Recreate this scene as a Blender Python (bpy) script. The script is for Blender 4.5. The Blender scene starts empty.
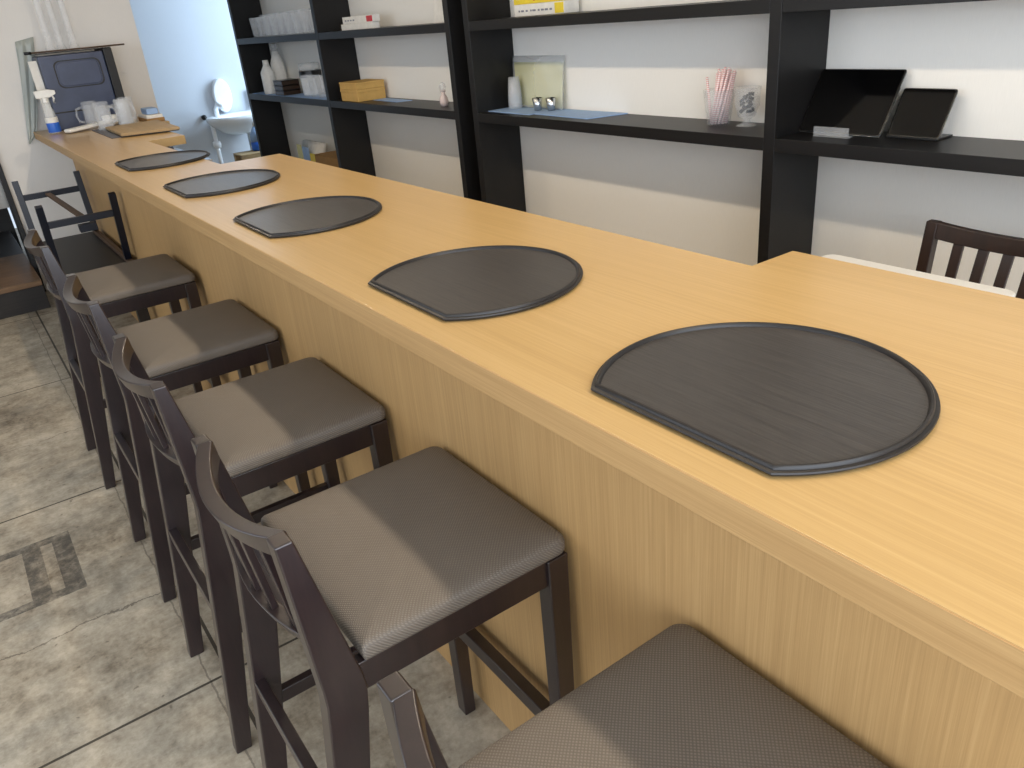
import bpy, bmesh, math, random
from mathutils import Vector, Matrix
S = bpy.context.scene
C = S.collection
R = random.Random(7)
PI = math.pi

# ------------------------------------------------------------------ camera, light, exposure
cam_d = bpy.data.cameras.new('camera'); cam = bpy.data.objects.new('camera', cam_d); C.objects.link(cam)
cam_d.sensor_width = 36; cam_d.lens = 785.375 * 36 / 1024; cam_d.clip_start = .01
_r = Vector((.8082532, -.5824337, -.0865893)); _u = Vector((.3169706, .3064254, .8975707)); _f = Vector((.4962422, .7529106, -.4322837))
M = Matrix((( _r.x, _u.x, -_f.x, 0), (_r.y, _u.y, -_f.y, 0), (_r.z, _u.z, -_f.z, 1.45), (0, 0, 0, 1)))
cam.matrix_world = M
S.camera = cam
S.view_settings.view_transform = 'Standard'; S.view_settings.look = 'None'
S.view_settings.gamma = 1; S.view_settings.use_curve_mapping = False
S.view_settings.exposure = 0.0
S.cycles.use_denoising = True
S.cycles.max_bounces = 8; S.cycles.transmission_bounces = 8; S.cycles.transparent_max_bounces = 12
S.cycles.caustics_reflective = False; S.cycles.caustics_refractive = False
S.cycles.sample_clamp_indirect = 4

W = bpy.data.worlds.new('sky'); S.world = W; W.use_nodes = True
bg = W.node_tree.nodes['Background']; bg.inputs[0].default_value = (.72, .84, 1, 1); bg.inputs[1].default_value = 1.0

def area(name, loc, aim, sx, sy, power, col, spread=PI, shape='RECTANGLE'):
    d = bpy.data.lights.new(name, 'AREA'); d.shape = shape; d.size = sx
    if shape in ('RECTANGLE', 'ELLIPSE'): d.size_y = sy
    d.energy = power; d.color = col; d.spread = spread
    o = bpy.data.objects.new(name, d); C.objects.link(o); o.location = loc
    o.rotation_euler = (Vector(aim) - Vector(loc)).to_track_quat('-Z', 'Y').to_euler()
    return o
WARM = (1, .84, .63); COOL = (.79, .88, 1)
for k in range(7):            # the row of ceiling lamps along the counter
    area('ceiling_lamp_light', (1.04, -.9 + k * .9, 2.27), (1.04, -.9 + k * .9, 0), .09, .09, 6.9, WARM, PI, 'DISK')
area('street_window_light', (-.4, -1.75, 1.5), (-.2, 3, .9), 3.6, 1.9, 135, COOL)
area('side_window_light', (-2.75, 2.2, 1.5), (0, 2.2, .9), 4.2, 1.3, 46, COOL)
area('washroom_window_light', (3.75, 6.95, 1.6), (2.2, 7.9, .9), .9, 1.3, 68, (.60, .79, 1))

# ------------------------------------------------------------------ materials
def lin(c): return tuple(((x / 255) / 12.92 if x / 255 <= .04045 else ((x / 255 + .055) / 1.055) ** 2.4) for x in c) + (1,)
class NT:
    def __init__(s, name):
        s.m = bpy.data.materials.new(name); s.m.use_nodes = True; s.t = s.m.node_tree; s.b = s.t.nodes['Principled BSDF']
        s.tc = s.n('ShaderNodeTexCoord')
    def n(s, k, **kw):
        n = s.t.nodes.new(k)
        for a, v in kw.items(): setattr(n, a, v)
        return n
    def l(s, a, b): s.t.links.new(a, b)
    def mapn(s, scale, out='Object', rot=(0, 0, 0), loc=(0, 0, 0)):
        m = s.n('ShaderNodeMapping'); m.inputs['Scale'].default_value = scale; m.inputs['Rotation'].default_value = rot; m.inputs['Location'].default_value = loc
        s.l(s.tc.outputs[out], m.inputs[0]); return m.outputs[0]
    def noise(s, vec, scale, detail=4, rough=.55):
        n = s.n('ShaderNodeTexNoise'); n.inputs['Scale'].default_value = scale; n.inputs['Detail'].default_value = detail; n.inputs['Roughness'].default_value = rough
        if vec is not None: s.l(vec, n.inputs['Vector'])
        return n.outputs['Fac']
    def ramp(s, fac, stops):
        r = s.n('ShaderNodeValToRGB'); e = r.color_ramp.elements
        while len(e) < len(stops): e.new(.5)
        for el, (p, c) in zip(e, stops): el.position = p; el.color = c
        s.l(fac, r.inputs[0]); return r.outputs[0]
    def math(s, op, a, b=0.0):
        m = s.n('ShaderNodeMath', operation=op)
        for i, x in enumerate((a, b)):
            if isinstance(x, (int, float)): m.inputs[i].default_value = x
            else: s.l(x, m.inputs[i])
        return m.outputs[0]
    def mix(s, fac, a, b, mode='MIX'):
        m = s.n('ShaderNodeMix', data_type='RGBA', blend_type=mode)
        for i, x in ((0, fac), (6, a), (7, b)):
            if isinstance(x, (int, float)): m.inputs[i].default_value = x
            elif isinstance(x, tuple): m.inputs[i].default_value = x
            else: s.l(x, m.inputs[i])
        return m.outputs[2]
    def bump(s, h, strength, dist=.002):
        b = s.n('ShaderNodeBump'); b.inputs['Strength'].default_value = strength; b.inputs['Distance'].default_value = dist
        s.l(h, b.inputs['Height']); s.l(b.outputs[0], s.b.inputs['Normal'])
    def col(s, x):
        if isinstance(x, tuple): s.b.inputs['Base Color'].default_value = x
        else: s.l(x, s.b.inputs['Base Color'])
    def set(s, **kw):
        for k, v in kw.items():
            s.b.inputs[k.replace('_', ' ')].default_value = v
        return s
def plain(name, c, rough=.5, spec=.5, metal=0, var=.06, scale=30, coat=0):
    n = NT(name); base = lin(c)
    f = n.noise(n.mapn((1, 1, 1)), scale, 3)
    d = tuple(x * (1 - var) for x in base[:3]) + (1,); u = tuple(min(1, x * (1 + var)) for x in base[:3]) + (1,)
    n.col(n.ramp(f, [(.3, d), (.7, u)])); n.set(Roughness=rough, Metallic=metal, Specular_IOR_Level=spec, Coat_Weight=coat)
    return n.m
def wood(name, dark, mid, light, stretch, rough=.4, spec=.5, bump=.15, coat=0, coarse=1.0, croough=.2):
    # fine straight streaks: noise squeezed along the grain axis
    n = NT(name); v = n.mapn(stretch)
    f1 = n.noise(v, 1.0 * coarse, 5, .65); f2 = n.noise(v, 5.0 * coarse, 3, .6); big = n.noise(n.mapn(tuple(x * .16 for x in stretch)), 1, 2)
    f = n.math('ADD', n.math('MULTIPLY', f1, .5), n.math('ADD', n.math('MULTIPLY', f2, .3), n.math('MULTIPLY', big, .2)))
    n.col(n.ramp(f, [(.36, lin(dark)), (.5, lin(mid)), (.64, lin(light))])); n.bump(f, bump, .0012)
    n.set(Roughness=rough, Specular_IOR_Level=spec, Coat_Weight=coat, Coat_Roughness=croough); return n.m
MT = {}
MT['oak_top'] = wood('oak_top', (176, 144, 94), (186, 153, 101), (195, 163, 112), (260, 1.8, 260), .28, .5, .06, .2)
MT['oak_front'] = wood('oak_front', (170, 134, 88), (183, 146, 97), (195, 158, 108), (240, 240, 2.2), .5, .3, .1)
MT['oak_edge_shaded'] = wood('oak_edge_shaded', (166, 130, 85), (178, 142, 95), (190, 154, 105), (240, 2.2, 240), .5, .3, .1)  # counter oak made darker: shade of the slab's front face put into colour
MT['dark_wood'] = wood('dark_wood', (29, 20, 21), (36, 25, 26), (44, 31, 31), (60, 60, 5), .3, .6, .03, .42)
MT['table_wood'] = wood('table_wood', (30, 19, 14), (40, 25, 18), (50, 31, 22), (60, 60, 5), .4, .5, .05, .2)
MT['black_shelf'] = wood('black_shelf', (17, 16, 16), (21, 20, 20), (26, 24, 24), (90, 3, 90), .42, .4, .1)
MT['tray'] = wood('tray', (24, 22, 22), (36, 33, 32), (45, 41, 39), (1, 1, 1), .42, .5, 0)
def tray_mat():
    n = NT('tray_lacquer'); v = n.mapn((230, 8, 20)); f = n.noise(v, 1, 4, .6); g = n.noise(n.mapn((420, 26, 20)), 1, 2)
    h = n.math('ADD', n.math('MULTIPLY', f, .7), n.math('MULTIPLY', g, .3))
    n.col(n.ramp(h, [(.38, lin((50, 47, 45))), (.5, lin((59, 55, 53))), (.64, lin((66, 62, 59)))])); n.bump(h, .65, .0008)
    n.set(Roughness=.36, Specular_IOR_Level=.5, Coat_Weight=.2, Coat_Roughness=.22); return n.m
MT['tray'] = tray_mat()
MT['tray_rim'] = plain('tray_rim', (32, 29, 28), .42, .45)
def cushion_mat():
    n = NT('woven_vinyl')
    a = n.n('ShaderNodeTexWave', wave_type='BANDS', bands_direction='DIAGONAL'); a.inputs['Scale'].default_value = 1; n.l(n.mapn((112, 112, 112)), a.inputs[0])
    b = n.n('ShaderNodeTexWave', wave_type='BANDS', bands_direction='DIAGONAL'); b.inputs['Scale'].default_value = 1; n.l(n.mapn((112, -112, 112)), b.inputs[0])
    h = n.math('MULTIPLY', a.outputs['Fac'], b.outputs['Fac'])
    f = n.noise(n.mapn((1, 1, 1)), 8, 2)
    c = n.ramp(h, [(.0, lin((92, 84, 76))), (.6, lin((122, 113, 103)))])
    n.col(n.mix(.12, c, n.ramp(f, [(.3, lin((88, 82, 74))), (.7, lin((130, 122, 112)))])))
    n.bump(h, .5, .0012); n.set(Roughness=.5, Specular_IOR_Level=.4); return n.m
MT['cushion'] = cushion_mat()
def wall_mat(name, c):
    n = NT(name); f = n.noise(n.mapn((1, 1, 1)), 260, 2); g = n.noise(n.mapn((400, 400, 25)), 1, 2)
    b = lin(c); n.col(n.ramp(g, [(.3, tuple(x * .965 for x in b[:3]) + (1,)), (.7, b)])); n.bump(f, .12, .001); n.set(Roughness=.85, Specular_IOR_Level=.2); return n.m
MT['wall'] = wall_mat('wallpaper', (246, 242, 234))
MT['wall_far'] = wall_mat('wallpaper_beige', (236, 231, 224))
MT['wall_blue'] = wall_mat('wallpaper_white', (200, 205, 212))
MT['ceiling'] = wall_mat('ceiling_paint', (232, 228, 220))
MT['trim_black'] = plain('trim_black', (16, 14, 14), .5)
JX = [.175, -1.03, 1.38, -2.23]; JY = [-.78, .45, 1.687, 2.921, 4.176, 5.43]
def floor_mat():
    n = NT('stone_floor'); v = n.mapn((1, 1, 1))
    sep = n.n('ShaderNodeSeparateXYZ'); n.l(n.tc.outputs['Object'], sep.inputs[0]); X, Y = sep.outputs[0], sep.outputs[1]
    f1 = n.noise(v, 2.2, 8, .62); f2 = n.noise(v, 14, 6, .7); f3 = n.noise(v, 70, 3, .6); f4 = n.noise(n.mapn((1, 1, 1), loc=(3.7, 9, 0)), 5, 7, .75)
    f = n.math('ADD', n.math('MULTIPLY', f1, .45), n.math('ADD', n.math('MULTIPLY', f2, .38), n.math('MULTIPLY', f3, .17)))
    c = n.ramp(f, [(.36, lin((104, 92, 76))), (.48, lin((160, 149, 131))), (.6, lin((194, 183, 164)))])
    c = n.mix(n.math('MULTIPLY', n.ramp(f4, [(.52, (0, 0, 0, 1)), (.68, (1, 1, 1, 1))]), .45), c, lin((98, 92, 82)))
    spots = n.ramp(n.noise(v, 26, 2, .5), [(.70, (0, 0, 0, 1)), (.74, (1, 1, 1, 1))])
    c = n.mix(n.math('MULTIPLY', spots, .5), c, lin((70, 58, 46)))
    def band(co, at, w, wob=None):
        d = n.math('SUBTRACT', co, at)
        if wob is not None: d = n.math('ADD', d, wob)
        return n.math('LESS_THAN', n.math('ABSOLUTE', d), w)
    wob = n.math('MULTIPLY', n.math('SUBTRACT', n.noise(v, 9, 5, .7), .5), .09)
    mask = None
    for x in JX: b = band(X, x, .0045); mask = b if mask is None else n.math('MAXIMUM', mask, b)
    for y in JY: mask = n.math('MAXIMUM', mask, band(Y, y, .004))
    edge = n.math('MULTIPLY', band(X, .13, .0022, n.math('MULTIPLY', wob, .25)), .6)
    crack = n.math('MULTIPLY', n.math('MULTIPLY', band(Y, 2.14, .0028, wob), n.math('LESS_THAN', X, .17)), .75)
    crack2 = n.math('MULTIPLY', n.math('MULTIPLY', band(Y, 3.52, .0025, wob), n.math('LESS_THAN', X, .17)), .5)
    cr = n.math('MAXIMUM', n.math('MAXIMUM', crack, crack2), edge)
    c = n.mix(n.math('MULTIPLY', cr, .8), c, lin((62, 52, 42)))
    # worn dark painted sign on the tiles: a frame with an inner bar
    def rect(x0, x1, y0, y1):
        a = n.math('MULTIPLY', n.math('GREATER_THAN', X, x0), n.math('LESS_THAN', X, x1))
        return n.math('MULTIPLY', a, n.math('MULTIPLY', n.math('GREATER_THAN', Y, y0), n.math('LESS_THAN', Y, y1)))
    sign = None
    for q in FLOOR_SIGN: r = rect(*q); sign = r if sign is None else n.math('MAXIMUM', sign, r)
    worn = n.ramp(n.noise(v, 24, 7, .75), [(.36, (.25, .25, .25, 1)), (.56, (1, 1, 1, 1))])
    c = n.mix(n.math('MULTIPLY', n.math('MULTIPLY', sign, worn), .82), c, lin((66, 62, 58)))
    c = n.mix(n.math('MULTIPLY', mask, .9), c, lin((46, 40, 33)))
    n.col(c); n.bump(n.math('SUBTRACT', f, n.math('MULTIPLY', n.math('MAXIMUM', mask, cr), .5)), .3, .004)
    n.set(Roughness=.55, Specular_IOR_Level=.35); return n.m
FLOOR_SIGN = [(-.107, -.052, 2.325, 2.70), (-.195, -.142, 2.325, 2.66), (-.60, -.052, 2.66, 2.70), (-.60, -.052, 2.325, 2.365)]
MT['floor'] = floor_mat()
def glass_mat(name, c=(1, 1, 1, 1), rough=.0, ior=1.45):
    n = NT(name); n.col(c); n.set(Roughness=rough, IOR=ior, Transmission_Weight=1.0); return n.m
MT['glass_lit'] = glass_mat('clear_cut_glass', (.95, .97, .98, 1), .03, 1.35); MT['glass_lit'].node_tree.nodes['Principled BSDF'].inputs['Transmission Weight'].default_value = .74
MT['glass'] = glass_mat('clear_glass', (.96, .98, 1, 1))
def film_mat(name, c, alpha, rough=.25):
    n = NT(name); n.col(lin(c)); n.set(Roughness=rough, Alpha=alpha, Specular_IOR_Level=.6)
    f = n.noise(n.mapn((1, 1, 1)), 25, 2); n.bump(f, .3, .004); return n.m
MT['film'] = film_mat('clear_film', (238, 240, 240), .3)
MT['cup_clear'] = film_mat('clear_cup_plastic', (244, 246, 248), .16, .12)
MT['glass_film'] = film_mat('clear_glassware', (240, 244, 248), .19, .06)
MT['vinyl'] = film_mat('hanging_vinyl', (182, 186, 178), .85, .35)
MT['white'] = plain('white_plastic', (236, 234, 228), .4)
MT['table_white'] = plain('table_white', (250, 247, 240), .35, var=.01)
MT['ceramic'] = plain('white_ceramic', (240, 243, 246), .15, .6, var=.02)
MT['steel'] = plain('steel', (200, 203, 206), .25, .5, 1, .03)
MT['paper_blue'] = plain('paper_blue', (150, 178, 216), .6)
MT['paper_white'] = plain('paper_white', (232, 228, 220), .7)
MT['paper_yellow'] = plain('paper_yellow', (206, 203, 150), .7)
MT['card'] = plain('cardboard', (206, 166, 98), .7, .2)
MT['card_brown'] = plain('cardboard_brown', (160, 124, 78), .8, .2)
MT['black_plastic'] = plain('black_plastic', (15, 15, 16), .3, .5)
MT['screen'] = plain('dark_screen', (6, 6, 7), .08, .5, var=.01)
MT['blue_black'] = plain('blue_black', (56, 64, 88), .38, .5, var=.18, scale=9)
MT['black_metal'] = plain('black_metal', (12, 17, 30), .4, .5)
MT['red'] = plain('red_print', (196, 56, 62), .5)
MT['pink'] = plain('pink_print', (226, 150, 152), .5)
MT['vase_pink'] = plain('vase_pink', (226, 206, 200), .25)
MT['yellow'] = plain('yellow_print', (238, 210, 60), .5)
MT['blue'] = plain('blue_print', (40, 100, 200), .4)
MT['green'] = plain('green_print', (80, 140, 70), .5)
MT['grey_print'] = plain('grey_print', (130, 130, 140), .5)
MT['brown_lacquer'] = plain('brown_lacquer', (52, 36, 24), .3, .5)
MT['mat_grey'] = plain('mat_grey', (92, 92, 98), .6)
MT['portion_grey'] = plain('portion_grey', (58, 56, 60), .35)
MT['board'] = wood('board', (148, 124, 88), (162, 137, 99), (172, 147, 110), (90, 4, 90), .55, .3)
MT['cork'] = plain('cork_brown', (84, 62, 44), .6)
MT['cloth_white'] = plain('cloth_white', (224, 222, 216), .9, .1)
MT['step_wood'] = wood('step_wood', (98, 74, 52), (118, 90, 64), (136, 106, 76), (4, 60, 60), .5, .4)
MT['step_dark'] = wood('step_dark', (32, 28, 26), (42, 37, 33), (50, 44, 39), (4, 60, 60), .5, .4)
def straw_mat():
    n = NT('straw_stripes'); w = n.n('ShaderNodeTexWave', wave_type='BANDS', bands_direction='Z'); w.inputs['Scale'].default_value = 1
    n.l(n.mapn((60, 60, 45)), w.inputs[0]); n.col(n.ramp(w.outputs['Fac'], [(.42, lin((226, 172, 172))), (.58, lin((244, 232, 228)))])); n.set(Roughness=.4); return n.m
MT['straw'] = straw_mat()
MT['lamp'] = None

# ------------------------------------------------------------------ mesh helpers
class MB:
    def __init__(s): s.b = bmesh.new()
    def quadbox(s, P):
        v = [s.b.verts.new(p) for p in P]
        for f in ((0, 3, 2, 1), (4, 5, 6, 7), (0, 1, 5, 4), (1, 2, 6, 5), (2, 3, 7, 6), (3, 0, 4, 7)): s.b.faces.new([v[i] for i in f])
        return s
    def box(s, x0, x1, y0, y1, z0, z1):
        return s.quadbox([(x0, y0, z0), (x1, y0, z0), (x1, y1, z0), (x0, y1, z0), (x0, y0, z1), (x1, y0, z1), (x1, y1, z1), (x0, y1, z1)])
    def rings(s, rs, cap=True, close=True):
        V = [[s.b.verts.new(p) for p in r] for r in rs]; n = len(V[0])
        for a, c in zip(V, V[1:]):
            for i in range(n if close else n - 1):
                j = (i + 1) % n; s.b.faces.new((a[i], a[j], c[j], c[i]))
        if cap: s.b.faces.new(V[0][::-1]); s.b.faces.new(V[-1])
        return s
    def prism(s, pts, z0, z1, axis=2):
        def p(a, b, h): return {2: (a, b, h), 1: (a, h, b), 0: (h, a, b)}[axis]
        return s.rings([[p(a, b, z0) for a, b in pts], [p(a, b, z1) for a, b in pts]])
    def lathe(s, prof, c=(0, 0, 0), n=24, tilt=None, cap=False):
        rs = []
        for r, z in prof:
            ring = []
            for k in range(n):
                q = Vector((r * math.cos(2 * PI * k / n), r * math.sin(2 * PI * k / n), z))
                if tilt is not None: q = tilt @ q
                ring.append(q + Vector(c))
            rs.append(ring)
        return s.rings(rs, cap)
    def tube(s, pts, r, n=8, rect=None):
        P = [Vector(p) for p in pts]; rs = []
        for i, p in enumerate(P):
            d = (P[min(i + 1, len(P) - 1)] - P[max(i - 1, 0)]).normalized()
            a = d.cross(Vector((0, 0, 1)));  a = a if a.length > .05 else d.cross(Vector((0, 1, 0))); a.normalize(); b = a.cross(d).normalized()
            if rect: rs.append([p + a * (sx * rect[0] / 2) + b * (sy * rect[1] / 2) for sx, sy in ((-1, -1), (1, -1), (1, 1), (-1, 1))])
            else: rs.append([p + a * (r * math.cos(2 * PI * k / n)) + b * (r * math.sin(2 * PI * k / n)) for k in range(n)])
        return s.rings(rs)
    def build(s, name, mat, parent=None, bevel=0, smooth=False, seg=2, sub=0):
        bmesh.ops.recalc_face_normals(s.b, faces=s.b.faces)
        me = bpy.data.meshes.new(name); s.b.to_mesh(me); s.b.free()
        o = bpy.data.objects.new(name, me); C.objects.link(o); me.materials.append(MT[mat] if isinstance(mat, str) else mat)
        if smooth:
            for p in me.polygons: p.use_smooth = True
        if bevel:
            m = o.modifiers.new('bevel', 'BEVEL'); m.width = bevel; m.segments = seg; m.limit_method = 'ANGLE'; m.angle_limit = math.radians(35)
            for p in me.polygons: p.use_smooth = True
            m.harden_normals = True
        if sub: m = o.modifiers.new('sub', 'SUBSURF'); m.levels = sub; m.render_levels = sub
        if parent is not None: o.parent = parent
        return o
def tag(o, label, cat, group=None, kind=None):
    o['label'] = label; o['category'] = cat
    if group: o['group'] = group
    if kind: o['kind'] = kind
    return o
def struct(o, label=None, cat=None):
    o['kind'] = 'structure'
    if label: o['label'] = label; o['category'] = cat or o.name.split('_')[0]
    return o
def empty(name, loc, label, cat, group=None, rz=0):
    o = bpy.data.objects.new(name, None); C.objects.link(o); o.location = loc; o.rotation_euler = (0, 0, rz); o.empty_display_size = .05
    return tag(o, label, cat, group)
def copy_tree(o, parent=None):
    c = o.copy(); C.objects.link(c)
    if parent is not None: c.parent = parent
    for ch in list(o.children): copy_tree(ch, c)
    return c
def rrect(x0, x1, y0, y1, r, n=6):
    pts = []
    for cx, cy, a in ((x1 - r, y1 - r, 0), (x0 + r, y1 - r, PI / 2), (x0 + r, y0 + r, PI), (x1 - r, y0 + r, 1.5 * PI)):
        for k in range(n + 1): t = a + PI / 2 * k / n; pts.append((cx + r * math.cos(t), cy + r * math.sin(t)))
    return pts

# ------------------------------------------------------------------ the room
XW = 2.505; YF = 6.0
struct(MB().box(-3, 4.2, -2, 8.6, -.1, 0).build('floor', 'floor'), 'worn beige stone tile floor with dark joints and a faded painted frame', 'floor')
struct(MB().box(-3, 4.2, -2, 8.6, 2.42, 2.5).build('ceiling', 'ceiling'))
struct(MB().box(XW, XW + .12, -2, 7.1, 0, 2.42).build('wall_right', 'wall'), 'pale wall behind the black shelves', 'wall')
struct(MB().box(.282, 1.30, YF, YF + .12, 0, 2.42).build('wall_far', 'wall_far'), 'beige wall at the far end of the counter', 'wall')
struct(MB().box(.6, 4.2, 8.0, 8.12, 0, 2.42).build('wall_back', 'wall_blue'), 'bluish white washroom wall behind the basin', 'wall')
m = MB(); m.box(3.9, 4.0, -2, 6.45, 0, 2.42); m.box(3.9, 4.0, 7.5, 8.1, 0, 2.42); m.box(3.9, 4.0, 6.45, 7.5, 0, .9); m.box(3.9, 4.0, 6.45, 7.5, 2.3, 2.42)
struct(m.build('wall_side', 'wall'))
m = MB(); m.box(-2.7, -2.6, -2, 0, 0, 2.42); m.box(-2.7, -2.6, 4.5, 8.1, 0, 2.42); m.box(-2.7, -2.6, 0, 4.5, 0, .8); m.box(-2.7, -2.6, 0, 4.5, 2.15, 2.42)
struct(m.build('wall_left', 'wall'))
m = MB(); m.box(-2.7, -2.3, -1.7, -1.6, 0, 2.42); m.box(1.5, 4, -1.7, -1.6, 0, 2.42); m.box(-2.3, 1.5, -1.7, -1.6, 2.4, 2.42); m.box(-2.3, 1.5, -1.7, -1.6, 0, .3)
struct(m.build('wall_front', 'wall'))
struct(MB().box(.258, .288, YF - .03, YF + .13, 0, 2.42).build('trim_1', 'trim_black', bevel=.003), 'black door trim at the left edge of the far wall', 'trim')
struct(MB().box(-2.6, .30, 7.5, 7.6, 0, 2.42).build('wall_inner', 'step_dark'))
# raised step at the far left
st = empty('entrance_step', (-.6, 5.55, 0), 'dark wooden entrance step at the foot of the far wall', 'step')
MB().box(-1.5, .86, 0, .03, 0, .15).build('riser', 'step_dark', st, .003)
MB().box(-1.5, .86, -.015, .9, .151, .185).build('tread', 'step_wood', st, .004)
MB().box(-1.5, .86, .901, 1.90, .151, .183).build('platform', 'step_dark', st, .003)
# white curtain in the doorway
pts = []
for k in range(60):
    x = -1.3 + 1.565 * k / 59; pts.append((x, .012 * math.sin(k * .9)))
m = MB(); m.rings([[(x, YF + .06 + d, z) for x, d in pts] + [(x, YF + .068 + d, z) for x, d in reversed(pts)] for z in (.56, 1.0, 1.5, 2.05)])
tag(m.build('door_curtain', 'cloth_white', smooth=True), 'white curtain hanging in the doorway left of the far wall', 'curtain')

# ------------------------------------------------------------------ counter
top = [(.521, -1.3), (1.215, -1.3), (1.215, .864), (1.10, .864), (1.10, 3.19), (.862, 3.19), (.862, 4.40), (1.045, 4.40), (1.045, 5.33), (1.2, 5.33), (1.2, YF - .045), (.521, YF - .045)]
ct = MB().prism(top, .958, 1.0).build('countertop', 'oak_top', bevel=.001)
MB().box(.519, .5208, -1.3, YF - .045, .958, .9995).build('edge_band', 'oak_edge_shaded', ct, .0005)  # added strip; its darker oak carries the front face's shade
tag(ct, 'long light oak counter top running from the camera to the far wall', 'counter top')
cb = empty('bar_counter', (.75, 2, 0), 'light oak panelled base under the long counter', 'counter')
m = MB(); m.box(.621 - .75, .641 - .75, -3.2, 3.38, .0, .958); m.build('front_panel', 'oak_front', cb)
m = MB(); m.box(.641 - .75, .84 - .75, 3.36, 3.38, 0, .958); m.build('end_panel', 'oak_front', cb)
m = MB(); m.box(.82 - .75, .84 - .75, -3.2, 3.36, 0, .958); m.build('rear_panel', 'oak_front', cb)
m = MB(); m.box(.84 - .75, 1.1 - .75, 2.2, 2.95, .87, .89); m.build('utensil_ledge', 'steel', cb, .002)

# ------------------------------------------------------------------ trays
RT, CT = .201, .1467
def halfmoon(d, z, n=72):
    r, c = RT - d, CT - d; a0 = math.acos(-c / r); return [(r * math.cos(-a0 + 2 * a0 * k / n), r * math.sin(-a0 + 2 * a0 * k / n), z) for k in range(n + 1)]
def make_tray():
    root = empty('half_moon_tray', (0, 0, 1.0), 'x', 'tray', 'half-moon trays along the counter')
    MB().rings([halfmoon(d, z) for d, z in ((.004, 0.0004), (.0015, .003), (.0015, .0062), (.014, .0066), (.02, .0066))]).build('base', 'tray', root, smooth=False)
    m = MB(); m.rings([halfmoon(d, z) for d, z in ((.0, .0035), (-.0006, .005), (0, .0068), (.0045, .0074), (.0052, .0108), (.0062, .0118), (.0086, .0118), (.0096, .0108), (.0115, .0067), (.0115, .0045), (.0, .0035))], cap=False)
    m.build('rim', 'tray_rim', root, smooth=True).modifiers.new('es', 'EDGE_SPLIT').split_angle = math.radians(40)
    return root
TL = ['large near black half-moon tray on the wide end of the counter', 'black half-moon tray on the counter beside the stool second from the camera',
      'black half-moon tray in the middle of the row of five', 'black half-moon tray next to the last, before the counter narrows', 'farthest black half-moon tray, on the narrow stretch of counter']
t0 = make_tray()
for k, y in enumerate((.5515, 1.1873, 1.9935, 2.7406, 3.5494)):
    o = t0 if k == 0 else copy_tree(t0)
    o.location = (.7195, y, 1.0); o['label'] = TL[k]

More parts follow.
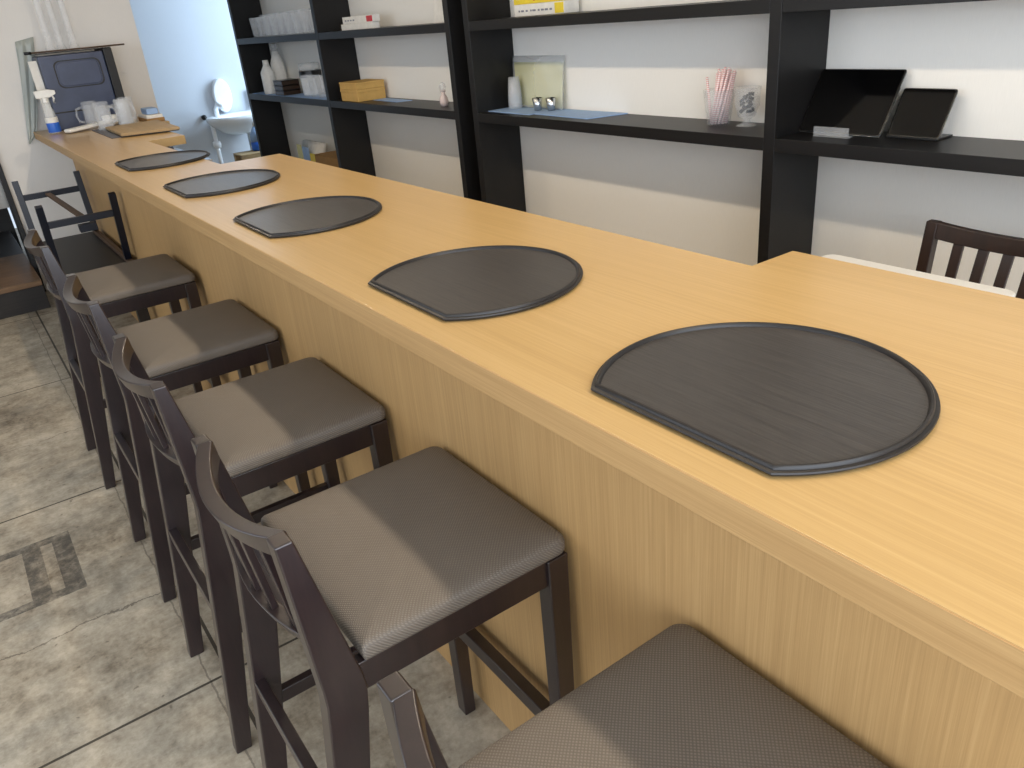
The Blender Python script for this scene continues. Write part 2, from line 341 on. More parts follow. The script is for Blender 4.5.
# ------------------------------------------------------------------ stools
def make_stool():
    # local x runs from the back to the counter, origin on the floor under the seat
    root = empty('counter_stool', (0, 0, 0), 'x', 'stool', 'dark wooden counter stools in a row')
    X = lambda x: x - .36
    hw = .205
    for s in (-1, 1):
        y0, y1 = sorted((s * hw, s * (hw - .032)))
        RL = MB().rings([[(X(a), y0 - dy, z), (X(b), y0 - dy, z), (X(b), y1 - dy, z + dz), (X(a), y1 - dy, z + dz)] for a, b, z, dy, dz in
                         ((.112, .147, 0, 0, 0), (.181, .241, .585, 0, 0), (.185, .2455, .622, 0, 0), (.185, .244, .648, s * .001, 0), (.1755, .2, .884, s * .018, 0))])
        RL.build('rear_leg', 'dark_wood', root, .003)
        yb0, yb1 = sorted((s * hw, s * (hw - .034))); 
        MB().quadbox([(X(.566), yb0, 0), (X(.594), yb0, 0), (X(.594), yb1, 0), (X(.566), yb1, 0), (X(.566), yb0, .663), (X(.606), yb0, .663), (X(.606), yb1, .663), (X(.566), yb1, .663)]).build('front_leg', 'dark_wood', root, .003)
        ya, yc = sorted((s * (hw - .0065), s * (hw - .027)))
        MB().quadbox([(X(.222), ya, .612), (X(.568), ya, .612), (X(.568), yc, .612), (X(.222), yc, .612), (X(.222), ya, .662), (X(.568), ya, .662), (X(.568), yc, .662), (X(.222), yc, .662)]).build('seat_rail', 'dark_wood', root, .002)
        ya, yc = sorted((s * (hw - .008), s * (hw - .026)))
        MB().box(X(.16), X(.57), ya, yc, .30, .33).build('stretcher', 'dark_wood', root, .002)
    MB().box(X(.576), X(.6), -hw + .034, hw - .034, .612, .662).build('seat_rail', 'dark_wood', root, .002)
    MB().box(X(.215), X(.24), -hw + .032, hw - .032, .60, .655).build('seat_rail', 'dark_wood', root, .002)
    MB().box(X(.571), X(.596), -hw + .033, hw - .033, .245, .28).build('stretcher', 'dark_wood', root, .002)
    MB().box(X(.158), X(.178), -hw + .03, hw - .03, .355, .385).build('stretcher', 'dark_wood', root, .002)
    # curved back
    def crest(t): return 0, 0       # bow backwards, dip
    n = 14; yw = hw - .03
    def rail(x, z0, z1, th, bow, dip):
        rs = []
        for k in range(n + 1):
            t = -1 + 2 * k / n; b = bow * (1 - t * t); d = dip * (1 - t * t); y = t * (yw - (.017 if z0 > .8 else .004))
            rs.append([(X(x - b), y, z0 - d * .4), (X(x - b + th), y, z0 - d * .4), (X(x - b + th - .004), y, z1 - d), (X(x - b - .009), y, z1 - d)])
        return MB().rings(rs)
    rail(.187, .846, .8835, .02, .036, .016).build('top_rail', 'dark_wood', root, .003)
    rail(.207, .684, .708, .018, .034, 0).build('back_rail', 'dark_wood', root, .002)
    for k in range(5):
        t = -.66 + .33 * k; b = .035 * (1 - t * t); y = t * yw
        MB().quadbox([(X(.209 - b), y - .011, .702), (X(.219 - b), y - .011, .702), (X(.219 - b), y + .011, .702), (X(.209 - b), y + .011, .702),
                      (X(.192 - b), y - .011, .850), (X(.202 - b), y - .011, .850), (X(.202 - b), y + .011, .850), (X(.192 - b), y + .011, .850)]).build('slat', 'dark_wood', root, .0015)
    # padded seat: wider domed cushion with rounded corners
    rs = []
    for d, z in ((.008, .6635), (.001, .666), (0, .671), (0, .681), (.0015, .687), (.005, .6915), (.011, .694), (.03, .6975), (.08, .7005), (.13, .7015)):
        a, b2, c2, e = X(.249 + d), X(.612 - d), -hw + d, hw - d; rf, rb = max(.022 - d * .1, .006), .005
        pts = []
        for cx_, cy_, rad, a0 in ((b2 - rf, e - rf, rf, 0), (a + rb, e - rb, rb, PI / 2), (a + rb, c2 + rb, rb, PI), (b2 - rf, c2 + rf, rf, 1.5 * PI)):
            for q in range(7): tt = a0 + PI / 2 * q / 6; pts.append((cx_ + rad * math.cos(tt), cy_ + rad * math.sin(tt), z))
        rs.append(pts)
    MB().rings(rs).build('seat_cushion', 'cushion', root, smooth=True)
    return root
SL = ['dark wooden counter stool nearest the camera, only its seat and one post top in view', 'dark wooden counter stool with its whole taupe seat in view, facing the second tray',
      'dark wooden counter stool in the middle of the row', 'dark wooden counter stool second from the upturned table legs', 'farthest dark wooden counter stool, beside the upturned table legs']
s0 = make_stool()
for k, (x, y, a) in enumerate(((.36, .365, .0), (.36, 1.01, 0), (.36, 1.63, -.0), (.36, 2.285, 0), (.35, 3.09, 0))):
    o = s0 if k == 0 else copy_tree(s0)
    o.location = (x, y, 0); o.rotation_euler = (0, 0, a); o['label'] = SL[k]

# ------------------------------------------------------------------ black shelf units
XS = 2.25; ZL = (.937, .98); ZU = (1.358, 1.4003); T = .045
def shelf_unit(label, uprights, bays, extra=()):
    y0 = uprights[0]
    root = empty('shelf_unit', (XS, y0, 0), label, 'shelf', 'black open shelf units along the wall')
    for y in uprights: MB().box(0, XW - XS - .002, y - y0, y - y0 + T, 0, 2.3).build('upright', 'black_shelf', root, .0015)
    for a, b in bays:
        for z0, z1 in (ZL, ZU, (1.78, 1.823), (2.2, 2.243)): MB().box(.0006, XW - XS - .003, a - y0, b - y0, z0, z1).build('shelf', 'black_shelf', root, .0015)
    for a, b, z0, z1 in extra: MB().box(.0006, XW - XS - .003, a - y0, b - y0, z0, z1).build('shelf', 'black_shelf', root, .0015)
    return root
shelf_unit('black shelf unit at the far end, filled with glasses and boxes', (3.668, 5.315, 6.969), ((3.714, 5.314), (5.361, 6.968)), ((5.361, 6.968, .38, .42),))
shelf_unit('black shelf unit in the middle holding straws and a yellow bag', (1.70, 3.49), ((1.746, 3.489),))
shelf_unit('black shelf unit on the right holding two dark screens', (-.6, ), ((-.554, 1.699),))

# ------------------------------------------------------------------ things on the shelves
ZS = .9805; ZT = 1.4008
def thing_box(name, mat, x0, x1, y0, y1, z0, z1, label, cat, group=None, rz=0, bevel=.002):
    cx, cy = (x0 + x1) / 2, (y0 + y1) / 2
    o = MB().box(x0 - cx, x1 - cx, y0 - cy, y1 - cy, 0, z1 - z0).build(name, mat, None, bevel); o.location = (cx, cy, z0); o.rotation_euler = (0, 0, rz)
    return tag(o, label, cat, group)
# middle unit, lower shelf
def sheet(name, mat, pts, z, th, label, cat, group=None):
    c = Vector((sum(p[0] for p in pts) / len(pts), sum(p[1] for p in pts) / len(pts), z))
    o = MB().prism([(p[0] - c.x, p[1] - c.y) for p in pts], 0, th).build(name, mat); o.location = c
    return tag(o, label, cat, group)
sheet('blue_sheet', 'paper_blue', [(2.30, 3.125), (2.31, 3.482), (2.47, 3.482), (2.49, 3.125)], ZS, .003, 'light blue sheet lying under the stacked cups on the shelf', 'sheet', 'blue sheets on the shelf')
sheet('blue_sheet', 'paper_blue', [(2.31, 2.72), (2.33, 3.12), (2.49, 3.12), (2.495, 2.66)], ZS, .004, 'light blue sheet lying to the right of the yellow bag', 'sheet', 'blue sheets on the shelf')
b = empty('plastic_bag', (2.47, 3.27, ZS + .0045), 'clear plastic bag with pale yellow paper inside, leaning on the wall', 'bag')
def slab(y0, y1, z0, z1, x_bot, x_top, th, bulge=0.0):
    n = 8; rs = []
    for k in range(n + 1):
        t = k / n; z = z0 + (z1 - z0) * t; x = x_bot + (x_top - x_bot) * t; bu = bulge * math.sin(PI * t) * (1 + .3 * math.sin(7 * t))
        rs.append([(x - th / 2 - bu, y0 + .006 * math.sin(5 * t), z), (x + th / 2, y0, z), (x + th / 2, y1, z), (x - th / 2 - bu, y1 - .008 * math.sin(4 * t), z)])
    return MB().rings(rs)
slab(-.195, .205, 0, .238, -.005, .022, .006, .008).build('bag_film', 'film', b, smooth=True)
slab(-.185, .195, .004, .208, .0, .019, .002, .003).build('paper_insert', 'paper_yellow', b)
cu = empty('cup_stack', (2.425, 3.40, ZS + .0035), 'tall stack of clear plastic cups in front of the yellow bag', 'cups')
for k in range(5):
    MB().lathe([(.036, k * .011), (.037, .001 + k * .011), (.028, .105 + k * .011), (.0, .106 + k * .011), (.0, .104 + k * .011), (.0265, .103 + k * .011), (.035, k * .011)], n=24).build('cup', 'cup_clear', cu, smooth=True)
for k, (x, y) in enumerate(((2.405, 3.19), (2.425, 3.11))):
    o = MB().lathe([(0, 0), (.017, .001), (.019, .02), (.026, .058), (.024, .058), (.017, .02), (0, .006)], n=20).build('foil_cup', 'steel', smooth=True); o.location = (x, y, ZS + .0045)
    tag(o, ('small silver cup, the left one of a pair in front of the yellow bag', 'small silver cup, the right one of a pair in front of the yellow bag')[k], 'cup', 'silver cups')
def tumbler(name, r0, r1, h, th, mat='glass_film', n=14, base=.008, foot=False):
    m = MB(); m.lathe([(0, 0), (r0, 0), (r0 + (r1 - r0) * .5, h * .5), (r1, h), (r1 - th, h), (r0 + (r1 - r0) * .5 - th, h * .5), (max(r0 - th, .005), base), (0, base)], n=n); return m.build(name, mat, smooth=(mat != 'glass_film'))
sc = tumbler('straw_cup', .042, .060, .125, .0016, 'cup_clear'); sc.location = (2.42, 2.085, ZS); tag(sc, 'clear plastic cup full of pink striped drinking straws', 'cup')
for k in range(18):
    inner = k >= 13; a = 2 * PI * k / (5 if inner else 13) + (.3 if inner else 0); r = .011 if inner else .028; z1 = .182 + .02 * R.random()
    p0 = (2.42 + r * math.cos(a), 2.085 + r * math.sin(a), ZS + .004); up = k == 4
    q = (2.425 + r * 1.15 * math.cos(a + .7), 2.085 + r * 1.15 * math.sin(a + .7) - .026, ZS + z1)
    if up: q = (2.42, 2.085 + .062, ZS + .165)
    o = MB().tube([(0, 0, 0), tuple(Vector(q) - Vector(p0))], .005, 8).build('drinking_straw', 'straw', smooth=True); o.location = p0
    tag(o, 'pink and white striped drinking straw standing in the clear cup', 'straw', 'drinking straws in the cup')
g = empty('dessert_glass', (2.42, 1.955, ZS), 'clear footed glass packed with dark wrapped portions beside the straws', 'glass')
MB().lathe([(0, 0), (.036, .001), (.036, .005), (.012, .014), (.012, .022), (.03, .034), (.044, .07), (.048, .135), (.0464, .135), (.0424, .07), (.028, .036), (0, .03)], n=28).build('glass_bowl', 'cup_clear', g, smooth=True)
for k in range(14):
    a = 2.4 * k; r = .012 + .016 * ((k * 7) % 5) / 5; z = .05 + .0045 * k
    c = (2.42 + r * math.cos(a), 1.955 + r * math.sin(a), ZS + z); ro = Matrix.Rotation(a * 1.7, 3, Vector((R.random(), R.random(), .4)).normalized())
    m = MB(); m.quadbox([tuple(ro @ Vector(v)) for v in ((-.011, -.007, -.005), (.011, -.007, -.005), (.011, .007, -.005), (-.011, .007, -.005), (-.008, -.005, .005), (.008, -.005, .005), (.008, .005, .005), (-.008, .005, .005))])
    o = m.build('wrapped_portion', 'portion_grey' if k % 3 else 'black_plastic', None, .002); o.location = c
    tag(o, 'dark wrapped portion inside the clear footed glass', 'sachet', 'wrapped portions in the glass')
# right unit: two screens
def tablet(name, label, w, h, th, loc, lean, rz):
    root = empty(name, loc, label, 'tablet', None, rz)
    rot = Matrix.Rotation(lean, 3, 'Y')
    def tb(pts): return [tuple(rot @ Vector(p)) for p in pts]
    m = MB(); rr = rrect(-w / 2, w / 2, 0, h, .008, 4)
    m.rings([tb([(d, y, z) for y, z in rr]) for d in (0, th)]); m.build('body', 'black_plastic', root, .0015)
    rr = rrect(-w / 2 + .004, w / 2 - .004, .004, h - .004, .006, 4)
    m = MB(); m.rings([tb([(d, y, z) for y, z in rr]) for d in (-.0012, .0002)]); m.build('screen', 'screen', root)
    rr2 = rrect(-w / 2 - .0008, w / 2 + .0008, -.0008, h + .0008, .008, 4)
    m = MB(); m.rings([tb([(d, y, z) for y, z in rr2]) for d in (.003, .005)]); m.build('metal_edge', 'steel', root)
    return root
tablet('tablet', 'large black tablet leaning against the upright in a clear stand', .292, .215, .009, (2.37, 1.551, ZS + .0065), .55, 0)
t2 = tablet('tablet', 'smaller black tablet propped up beside the large one', .165, .15, .009, (2.40, 1.318, ZS + .006), .5, 0)
MB().box(-.004, .09, -.078, .078, -.005, .0).build('stand_base', 'black_plastic', t2, .001)
MB().quadbox([(.082, -.04, 0), (.087, -.04, 0), (.087, .04, 0), (.082, .04, 0), (.062, -.04, .09), (.067, -.04, .09), (.067, .04, .09), (.062, .04, .09)]).build('stand_prop', 'black_plastic', t2, .001)
o = empty('tablet_stand', (2.348, 1.55, ZS), 'small clear acrylic stand under the front of the large tablet', 'stand')
MB().box(-.018, .012, -.062, .062, 0, .004).build('stand_foot', 'cup_clear', o, .001); MB().box(-.018, -.008, -.062, .062, .0045, .032).build('stand_lip', 'cup_clear', o, .003, seg=3)
# middle unit, upper shelf: two packets
pk = empty('snack_box', (2.44, 3.13, ZT), 'white printed box under a yellow one on the upper shelf', 'box', 'printed boxes on the upper shelf')
MB().box(-.04, .045, -.185, .185, 0, .05).build('carton', 'paper_white', pk, .002)
for k in range(9): MB().box(-.0412, -.0398, -.1 + k * .03, -.1 + k * .03 + .008 + .016 * R.random(), .018, .026).build('print', 'grey_print', pk)
MB().box(-.0412, -.0398, -.182, -.12, .004, .046).build('print', 'yellow', pk)
pk = empty('snack_box', (2.44, 3.13, ZT + .0505), 'yellow printed box on top of a white one on the upper shelf', 'box', 'printed boxes on the upper shelf')
MB().box(-.04, .045, -.185, .185, 0, .075).build('carton', 'yellow', pk, .002)
for k, (c, w, z) in enumerate((('paper_white', .03, .02), ('red', .02, .03), ('grey_print', .03, .02), ('red', .014, .012), ('grey_print', .022, .03), ('paper_white', .05, .02), ('paper_white', .03, .03), ('green', .03, .02))):
    MB().box(-.0412, -.0398, max(-.18, .16 - k * .042 - w), .16 - k * .042, z, z + .022).build('print', c, pk)
MB().box(-.0412, -.0398, -.18, .18, .055, .074).build('print', 'paper_white', pk)
# far unit, right bay
for k in range(2):
    z0 = ZS + (.0 if k == 0 else .0725); h = .072 if k == 0 else .042
    root = empty('cardboard_box', (2.375, 5.04, z0), ('kraft cardboard box at the bottom of the pair on the far shelf', 'shallow kraft cardboard box stacked on another one')[k], 'box', 'kraft boxes on the far shelf')
    MB().box(-.1, .1, -.125, .125, 0, h * .75).build('box_body', 'card', root, .002)
    MB().box(-.102, .102, -.127, .127, h * .752, h).build('box_lid', 'card', root, .002)
sheet('blue_sheet', 'paper_blue', [(2.36, 4.56), (2.37, 4.89), (2.46, 4.89), (2.45, 4.52)], ZS, .003, 'light blue sheet lying beside the kraft boxes', 'sheet', 'blue sheets on the shelf')
v = empty('bud_vase', (2.36, 3.99, ZS), 'small pinkish glass vase near the end of the far shelf', 'vase')
MB().lathe([(0, 0), (.02, .0), (.026, .022), (.022, .045), (.011, .062), (.013, .085), (.011, .085), (.009, .062), (.018, .045), (.022, .022), (0, .006)], n=20).build('vase_body', 'vase_pink', v, smooth=True)
MB().lathe([(0, .07), (.016, .074), (.02, .1), (.012, .12), (0, .124)], n=16).build('stopper', 'film', v, smooth=True)
fb = empty('film_box', (2.36, 4.90, ZT), 'long slim white carton under another on the upper far shelf', 'box', 'slim cartons on the upper shelf')
MB().box(-.025, .025, -.22, .22, 0, .035).build('carton', 'paper_white', fb, .0015)
fb = empty('film_box', (2.362, 4.88, ZT + .0355), 'long slim white carton with a red end, on top of another', 'box', 'slim cartons on the upper shelf')
MB().box(-.025, .025, -.21, .21, 0, .04).build('carton', 'paper_white', fb, .0015)
MB().box(-.0258, -.0248, -.209, -.13, .004, .036).build('print', 'red', fb)
for k in range(4): MB().box(-.0258, -.0248, .04 + k * .038, .062 + k * .038, .014, .022).build('print', 'grey_print', fb)
# leaning white papers at the right end of the upper far shelf
rs = []
for k in range(3):
    o = MB().quadbox([(0, -.17, 0), (.003, -.17, 0), (.003, .17, .0), (0, .17, .0), (.03 + k * .012, -.17, .16), (.033 + k * .012, -.17, .16), (.033 + k * .012, .17, .30), (.03 + k * .012, .17, .30)]).build('menu_sheet', 'paper_white'); o.location = (2.42 + k * .012, 3.93, ZT)
    tag(o, ('front one of three white sheets leaning at the end of the upper far shelf', 'middle one of three white sheets leaning at the end of the upper far shelf', 'rear one of three white sheets leaning at the end of the upper far shelf')[k], 'sheet', 'white sheets on the far shelf')
# far unit, left bay: glasses above
proto = None
for r in range(2):
    for k in range(9):
        if proto is None: o = proto = tumbler('tumbler', .032, .043, .15, .003)
        else: o = proto.copy(); C.objects.link(o)
        h = .92 if r == 0 else 1.04
        o.location = (2.32 + .105 * r, 5.50 + .145 * k + .05 * r, ZT); o.scale = (1, 1, h)
        tag(o, 'clear tumbler in the front row of the glasses on the upper far shelf' if r == 0 else 'taller clear tumbler in the rear row on the upper far shelf', 'glass', 'front row of tumblers on the upper far shelf' if r == 0 else 'rear row of tumblers on the upper far shelf')
GL = ['clear short glass next to the shelf divider', 'second clear short glass from the shelf divider', 'third clear short glass from the shelf divider', 'clear short glass next to the dark lacquer boxes']
for k in range(4):
    o = proto.copy(); C.objects.link(o); o.location = (2.34, 5.47 + .135 * k, ZS + .0035); o.scale = (1.15, 1.15, .95); tag(o, GL[k] + ', on the lower far shelf', 'glass', 'short glasses on the lower far shelf')
sheet('shelf_cloth', 'paper_blue', [(2.262, 5.37), (2.262, 6.92), (2.40, 6.92), (2.44, 5.37)], ZS, .002, 'light blue cloth spread under the glasses on the lower far shelf', 'cloth')
def bottle(name, prof, loc, body, cap, label, cat='bottle', group=None, capprof=None):
    root = empty(name, loc, label, cat, group); MB().lathe(prof, n=24).build('body', body, root, smooth=True)
    if capprof: MB().lathe(capprof, n=20).build('cap', cap, root, smooth=True)
    return root
bottle('syrup_bottle', [(0, 0), (.05, 0), (.054, .01), (.054, .16), (.03, .2), (.02, .22), (0, .22)], (2.315, 6.60, ZS + .0025), 'white', 'white', 'white plastic bottle by the far end of the lower shelf', 'bottle', 'white bottles', [(0, .215), (.024, .215), (.022, .25), (0, .25)])
bottle('syrup_bottle', [(0, 0), (.062, 0), (.066, .012), (.052, .22), (.03, .28), (.022, .31), (0, .31)], (2.43, 6.66, ZS + .0025), 'paper_white', 'film', 'taller cream bottle standing behind the white one', 'bottle', 'white bottles', [(0, .305), (.028, .305), (.03, .36), (0, .362)])
for k in range(3):
    root = empty('lacquer_box', (2.34, 6.30, ZS + .0025 + k * .036), ('lowest of three stacked brown lacquer boxes', 'middle one of three stacked brown lacquer boxes', 'topmost of three stacked brown lacquer boxes')[k], 'box', 'lacquer boxes')
    MB().box(-.07, .07, -.09, .09, 0, .03).build('box_body', 'brown_lacquer', root, .004); MB().box(-.072, .072, -.092, .092, .0302, .035).build('box_edge', 'black_plastic', root, .002)
cn = empty('canister', (2.44, 6.03, ZS + .0025), 'clear canister with a black band standing behind the short glasses', 'canister')
MB().lathe([(0, 0), (.075, 0), (.078, .01), (.078, .115), (.0, .115)], n=28).build('body', 'white', cn, smooth=True)
MB().lathe([(0, .116), (.084, .116), (.084, .165), (0, .165)], n=28).build('black_band', 'black_plastic', cn, .003)
MB().lathe([(0, .166), (.08, .166), (.082, .205), (.074, .217), (0, .217)], n=28).build('lid', 'film', cn, smooth=True)
# under the lower far shelf
sb = empty('snack_bag', (2.37, 6.10, .421), 'printed pale plastic bag behind the counter under the far shelf', 'bag')
slab(-.20, .20, 0, .21, 0, .03, .03, .03).build('bag_film', 'paper_white', sb, smooth=True)
MB().box(-.052, -.047, -.19, -.06, .03, .14).build('print', 'yellow', sb); MB().box(-.052, -.047, -.04, .08, .06, .18).build('print', 'paper_blue', sb); MB().box(-.052, -.047, .1, .19, .02, .19).build('print', 'paper_yellow', sb)
cx = empty('cardboard_box', (2.38, 5.63, .421), 'brown cardboard box beside the printed bag under the far shelf', 'box')
MB().box(-.1, .1, -.22, .22, 0, .15).build('box_body', 'card_brown', cx, .002); MB().box(-.1, .1, -.22, -.002, .1505, .154).build('flap', 'card_brown', cx); MB().box(-.1, .1, .002, .22, .1505, .154).build('flap', 'card_brown', cx)

# ------------------------------------------------------------------ white table and chair on the right
tb = empty('cafe_table', (1.65, 1.003, 0), 'small white square table between the counter and the slatted chair', 'table')
MB().prism(rrect(-.283, .283, -.25, .25, .03), .722, .75).build('tabletop', 'table_white', tb, .003)
MB().lathe([(0, .02), (.03, .02), (.03, .721), (0, .721)], n=20).build('pedestal', 'black_metal', tb, smooth=False)
MB().prism(rrect(-.11, .11, -.2, .2, .02), 0, .02).build('foot_plate', 'black_metal', tb, .003)
ch = empty('dining_chair', (2.045, .9, .0), 'dark wooden chair with a slatted back behind the white table', 'chair')
for s in (-1, 1):
    y0, y1 = sorted((s * .215, s * .183))
    MB().prism([(.10, 0), (.135, 0), (.095, .43), (.145, .812), (.118, .812), (.06, .44)], y0, y1, 1).build('rear_leg', 'table_wood', ch, .003)
    MB().box(-.27, -.235, y0, y1, 0, .42).build('front_leg', 'table_wood', ch, .003)
n = 14; rs = []
for k in range(n + 1):
    t = -1 + 2 * k / n; b = .03 * (1 - t * t); dz = .02 * (1 - t * t); y = t * .184
    rs.append([(.113 + b, y, .767 - dz), (.133 + b, y, .767 - dz), (.139 + b, y, .812 - dz), (.119 + b, y, .812 - dz)])
MB().rings(rs).build('top_rail', 'table_wood', ch, .003)
MB().box(.075, .097, -.183, .183, .50, .53).build('back_rail', 'table_wood', ch, .002)
for k in range(5):
    t = -.68 + .34 * k; b = .03 * (1 - t * t); dz = .016 * (1 - t * t); y = t * .184
    MB().quadbox([(.08, y - .014, .525), (.09, y - .014, .525), (.09, y + .014, .525), (.08, y + .014, .525), (.117 + b, y - .014, .768 - dz), (.127 + b, y - .014, .768 - dz), (.127 + b, y + .014, .768 - dz), (.117 + b, y + .014, .768 - dz)]).build('slat', 'table_wood', ch, .0015)
MB().prism(rrect(-.28, .07, -.21, .21, .02), .42, .46).build('seat', 'cushion', ch, .006)

# ------------------------------------------------------------------ upturned table on a bench, at the far end of the stools
be = empty('low_bench', (.43, 4.58, 0), 'dark wooden bench behind the farthest stool', 'bench')
for k in range(4): MB().box(-.17 + k * .087, -.17 + k * .087 + .08, -.56, .56, .43, .46).build('bench_plank', 'step_dark', be, .003)
for sx in (-1, 1):
    for sy in (-1, 1): MB().box(sx * .13 - .025, sx * .13 + .025, sy * .5 - .025, sy * .5 + .025, 0, .429).build('leg', 'step_dark', be, .003)
ft = empty('folding_table', (.43, 4.56, .461), 'low black folding table lying upside down with its metal legs in the air', 'table')
MB().prism(rrect(-.175, .175, -.56, .58, .02), 0, .022).build('tabletop', 'trim_black', ft, .002)
for s in (-1, 1): MB().box(s * .155 - .012, s * .155 + .012, -.52, .54, .0225, .045).build('side_rail', 'cork', ft, .002)
for yb, yt in ((-.40, -.50), (.46, .50)):
    for s in (-1, 1): MB().tube([(s * .152, yb, .046), (s * .152, yt, .375)], 0, rect=(.03, .026)).build('leg', 'black_metal', ft, .002)
    f = .72; MB().tube([(-.137, yb + (yt - yb) * f, .046 + .329 * f), (.137, yb + (yt - yb) * f, .046 + .329 * f)], 0, rect=(.022, .03)).build('crossbar', 'black_metal', ft, .002)
MB().tube([(-.02, .47, .285), (.02, -.455, .275)], 0, rect=(.026, .012)).build('brace', 'cork', ft)
MB().box(-.02, .05, -.49, -.45, .225, .26).build('latch', 'black_metal', ft, .002)

# ------------------------------------------------------------------ far end of the counter
ZC = 1.0005
bx = empty('black_cabinet', (.85, 5.72, ZC), 'tall dark blue-black lidded box standing at the far end of the counter', 'box'); bx.scale = (1.12, .8, .98)
MB().box(-.185, .14, -.01, .32, 0, .43).build('body', 'blue_black', bx, .008)
MB().box(.1405, .185, -.03, .32, 0, .44).build('side_frame', 'trim_black', bx, .003)
MB().prism(rrect(-.11, .1, .25, .385, .03), -.018, -.0105, 1).build('raised_panel', 'blue_black', bx, .004)
m = MB(); m.rings([[(x, -.014, z) for x, z in rrect(-.116 - d, .106 + d, .244 - d, .391 + d, .034)] for d in (0, .006)] + [[(x, -.0102, z) for x, z in rrect(-.116 - d, .106 + d, .244 - d, .391 + d, .034)] for d in (.006, 0)] + [[(x, -.014, z) for x, z in rrect(-.116, .106, .244, .391, .034)]], cap=False); m.build('panel_border', 'trim_black', bx)
MB().box(-.185, .14, -.016, -.0102, .10, .108).build('seam', 'trim_black', bx)
MB().box(-.19, .185, -.02, .325, .4405, .447).build('lid', 'black_plastic', bx, .003)
ro = empty('wooden_rod', (.87, 5.745, ZC + .444), 'thin wooden rod lying across the top of the dark box', 'rod'); ro.scale = (1.11, 1, 1)
MB().tube([(-.22, 0, 0), (.25, 0, 0)], .005, 10).build('shaft', 'cork', ro, smooth=True); MB().tube([(-.255, 0, 0), (-.221, 0, 0)], .009, 10).build('grip', 'black_plastic', ro, smooth=True)
for k, x in enumerate((.75, .815, .88)):
    o = empty('glass_bottle', (x, 5.86 + .04 * (k % 2), ZC + .4395), ('left one of three tall slender clear bottles on the dark box', 'middle one of three tall slender clear bottles on the dark box', 'right one of three tall slender clear bottles on the dark box')[k], 'bottle', 'clear bottles on the dark box')
    MB().lathe([(0, 0), (.034, 0), (.028, .02), (.018, .045), (.024, .075), (.022, .1), (.019, .4), (.022, .42), (.019, .42), (.016, .4), (.017, .1), (.0, .08)], n=20).build('body', 'cup_clear', o, smooth=True)
# hanging vinyl
n = 30; rs = []
for j in range(14):
    t = j / 13; z = 1.514 - .584 * t; ring = []; wav = .012 * math.sin(5 * t)
    for k in range(n + 1): x = .585 - .105 * t + (.10 * (1 - t) ** .35 + .006) * k / n; ring.append((x + wav * .3, YF - .022 + .003 * math.sin(k * .45 + 2 * t) + wav, z + .02 * (k / n) * (1 - t)))
    rs.append(ring + [(p[0], p[1] + .003, p[2]) for p in reversed(ring)])
tag(MB().rings(rs).build('vinyl_sheet', 'vinyl', smooth=True), 'wavy greenish vinyl sheet hanging on the far wall by the counter end', 'sheet')
sheet('white_leaflet', 'paper_white', [(.594, 5.75), (.594, 5.765), (.64, 5.765), (.64, 5.75)], ZC, .40, 'narrow white strip of paper standing at the left of the dark box', 'paper')
sp = empty('spray_bottle', (.603, 5.60, ZC), 'clear spray bottle with a white trigger and blue label', 'bottle'); sp.scale = (.98, .98, 1)
MB().lathe([(0, 0), (.032, 0), (.035, .006), (.035, .09), (.028, .13), (.016, .16), (.014, .175), (0, .175)], n=24).build('body', 'film', sp, smooth=True)
MB().lathe([(.0356, .008), (.0362, .01), (.0362, .06), (.0356, .062)], n=24).build('label', 'blue', sp, smooth=True)
MB().lathe([(.0357, .062), (.0361, .064), (.0357, .09), (.035, .092)], n=24).build('label', 'paper_white', sp, smooth=True)
MB().lathe([(0, .1755), (.017, .1755), (.017, .2), (0, .2)], n=20).build('collar', 'white', sp)
MB().prism([(-.045, .2), (.03, .2005), (.065, .216), (.065, .236), (.02, .246), (-.05, .24)], -.014, .014, 1).build('spray_head', 'white', sp, .004)
MB().tube([(.042, 0, .212), (.05, 0, .19), (.045, 0, .168)], 0, rect=(.012, .01)).build('trigger', 'white', sp, .002)
sheet('counter_mat', 'mat_grey', [(.765, 4.77), (.775, 5.43), (1.04, 5.43), (1.0, 4.77)], ZC, .003, 'dark grey mat under the clear mugs at the far end', 'mat')
cbq = empty('cutting_board', (.965, 4.97, ZC + .0035), 'flat brown board lying on the dark mat at the far end', 'board')
MB().prism([(-.157, -.235), (.122, -.335), (.155, .295), (-.139, .300)], .004, .018).build('board_face', 'board', cbq, .002); MB().prism([(-.15, -.228), (.117, -.328), (.15, .29), (-.133, .294)], 0, .0039).build('board_foot', 'trim_black', cbq)
def make_mug():
    root = empty('beer_mug', (0, 0, 0), 'x', 'mug', 'upturned mugs at the far end of the counter')
    MB().lathe([(.043, 0), (.042, .06), (.041, .125), (.036, .132), (0, .132), (0, .116), (.03, .114), (.036, .105), (.038, .06), (.039, 0), (.043, 0)], n=12).build('mug_body', 'glass_film', root)
    MB().tube([(.042, 0, .03), (.07, 0, .035), (.078, 0, .065), (.07, 0, .098), (.041, 0, .105)], .007, 8).build('handle', 'glass_film', root, smooth=True)
    return root
MLB = ['upturned clear mug on the dark mat, nearest the white scoop', 'upturned clear mug on the dark mat, behind the middle of the brown board', 'upturned clear mug closest to the stack of papers', 'upturned clear mug close against the dark box, behind the white scoop', 'upturned clear mug just behind the dark mat']
m0 = make_mug()
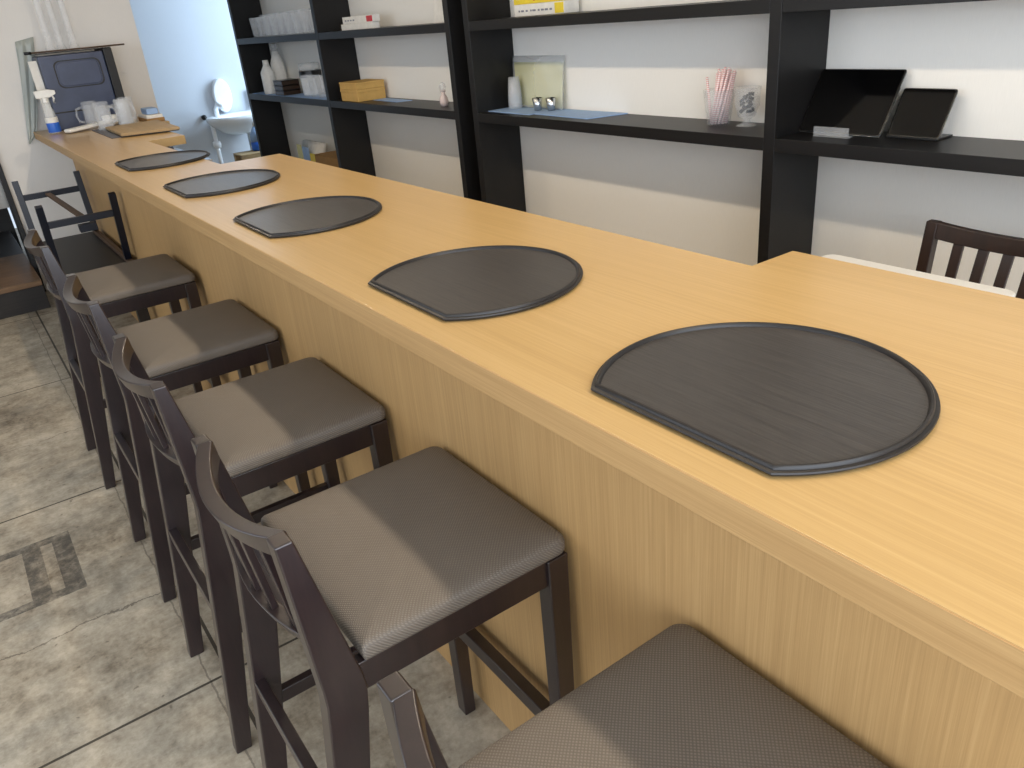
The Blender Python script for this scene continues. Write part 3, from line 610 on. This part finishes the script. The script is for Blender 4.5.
for k, (x, y) in enumerate(((.85, 5.365), (.965, 5.365), (1.03, 5.60), (.83, 5.645), (.985, 5.485))):
    o = m0 if k == 0 else copy_tree(m0); yy = y if k < 3 else y
    o.location = (x, yy - (.0 if k < 2 else .0), ZC + (.0035 if k < 2 else 0)); o.rotation_euler = (0, 0, (-.6, -.9, 1.4, 3.1, 2.8)[k]); o['label'] = MLB[k]; o.scale = (1.05, 1.05, 1.15)
lw = empty('ice_scoop', (.79, 5.53, ZC), 'white scoop lying beside the clear mugs', 'scoop', rz=-.85); lw.scale = (1.4, 1.4, 1.2)
MB().tube([(-.02, -.12, .012), (.035, .07, .022)], 0, rect=(.045, .016)).build('handle', 'white', lw, .005)
MB().lathe([(.0, .0), (.02, .002), (.034, .02), (.036, .05), (.033, .05), (.03, .02), (0, .006)], (.04, .09, 0), 20).build('scoop_bowl', 'white', lw, smooth=True)
pp = empty('paper_stack', (1.158, 5.50, ZC), 'small stack of papers and a brown tray by the far wall', 'papers')
MB().box(-.07, .035, -.1, .14, 0, .02).build('tray', 'card_brown', pp, .002); MB().box(-.065, .03, -.09, .13, .0205, .04).build('sheets', 'paper_white', pp, .001); MB().box(-.05, .02, -.05, .1, .0405, .075).build('packet', 'paper_blue', pp, .006)
ut = empty('serving_tongs', (.99, 4.55, .8905), 'steel tongs on the ledge beside the narrow counter', 'tongs')
MB().tube([(0, -.1, .006), (.02, .05, .03), (.03, .1, .035)], 0, rect=(.02, .006)).build('tong_arm', 'steel', ut); MB().tube([(-.04, -.1, .006), (.0, .05, .045), (.03, .1, .05)], 0, rect=(.02, .006)).build('tong_arm', 'steel', ut)

# ------------------------------------------------------------------ washroom corner
wb = empty('wash_basin', (2.40, 7.72, 0), 'white wash basin mounted on the bluish wall at the far right', 'basin')
def ell(a, b, z, n=32, cy=0): return [(a * math.cos(2 * PI * k / n), cy + b * math.sin(2 * PI * k / n), z) for k in range(n)]
MB().rings([ell(.10, .08, .585, cy=.12), ell(.2, .15, .62, cy=.08), ell(.30, .22, .69, cy=.03), ell(.34, .245, .735), ell(.34, .245, .765), ell(.325, .23, .77), ell(.29, .19, .755), ell(.2, .13, .71), ell(.04, .04, .67)]).build('bowl', 'ceramic', wb, smooth=True)
MB().tube([(-.2, .14, .74), (-.2, .14, .83), (-.19, .08, .87), (-.17, .0, .85)], .022, 12).build('faucet', 'ceramic', wb, smooth=True)
MB().tube([(.05, .12, .59), (.05, .12, .3), (.05, .2, .26), (.05, .272, .26)], .02, 12).build('drain_pipe', 'steel', wb, smooth=True)
MB().tube([(-.29, .05, .76), (-.29, .05, .0)], .02, 12).build('support_leg', 'ceramic', wb, smooth=True)
MB().lathe([(0, .50), (.035, .50), (.04, .53), (.035, .56), (0, .56)], (-.29, .05, 0), 16).build('valve', 'ceramic', wb, smooth=True)
mr = MB().rings([[(x, 0, z) for x, y, z in [(.085 * math.cos(2 * PI * k / 32), 0, .15 * math.sin(2 * PI * k / 32)) for k in range(32)]], [(.085 * math.cos(2 * PI * k / 32), -.07, .15 * math.sin(2 * PI * k / 32)) for k in range(32)]]).build('soap_dispenser', 'ceramic', None, .015, seg=3)
mr.location = (2.315, 7.998, .93); tag(mr, 'oval white dispenser on the bluish wall above the basin tap', 'dispenser')
hk = empty('wall_hook', (2.60, 7.99, .90), 'white angled wall fitting above the right of the basin', 'fitting')
MB().box(-.035, .03, -.04, .0, -.1, .06).build('plate', 'ceramic', hk, .01); MB().box(.031, .09, -.06, 0, .02, .07).build('arm', 'ceramic', hk, .01)
kn = MB().lathe([(0, 0), (.022, 0), (.025, .02), (.02, .04), (0, .045)], (0, 0, 0), 16, Matrix.Rotation(PI / 2, 3, 'X')).build('wall_peg', 'black_plastic', None, smooth=True); kn.location = (2.11, 7.998, .76); tag(kn, 'small dark knob on the bluish wall left of the basin', 'knob')
lb = empty('detergent_bottle', (2.40, 7.45, .461), 'blue bottle with a pale upper part below the basin', 'bottle'); lb.scale = (1.3, 1.3, 1.1)
MB().lathe([(0, 0), (.05, 0), (.055, .01), (.055, .07), (0, .07)], n=20).build('liquid', 'blue', lb, smooth=True)
MB().lathe([(0, .0705), (.053, .0705), (.05, .13), (.02, .19), (.0, .19)], n=20).build('upper_body', 'paper_blue', lb, smooth=True)
MB().lathe([(0, .1905), (.02, .1905), (.018, .23), (0, .23)], n=16).build('cap', 'white', lb, smooth=True)
cr = empty('supply_crate', (2.32, 7.42, 0), 'pale wooden crate standing on the floor under the basin', 'crate')
for k in range(4): MB().box(-.15, .2, -.12, -.105, .02 + k * .11, .115 + k * .11).build('slat', 'board', cr, .002)
for k in range(4): MB().box(-.15, .2, .105, .12, .02 + k * .11, .115 + k * .11).build('slat', 'board', cr, .002)
MB().box(-.15, .2, -.12, .12, .446, .46).build('lid', 'board', cr, .002)
for sx in (-.15, .17):
    for sy in (-.104, .074): MB().box(sx, sx + .03, sy, sy + .03, 0, .445).build('post', 'board', cr, .002)
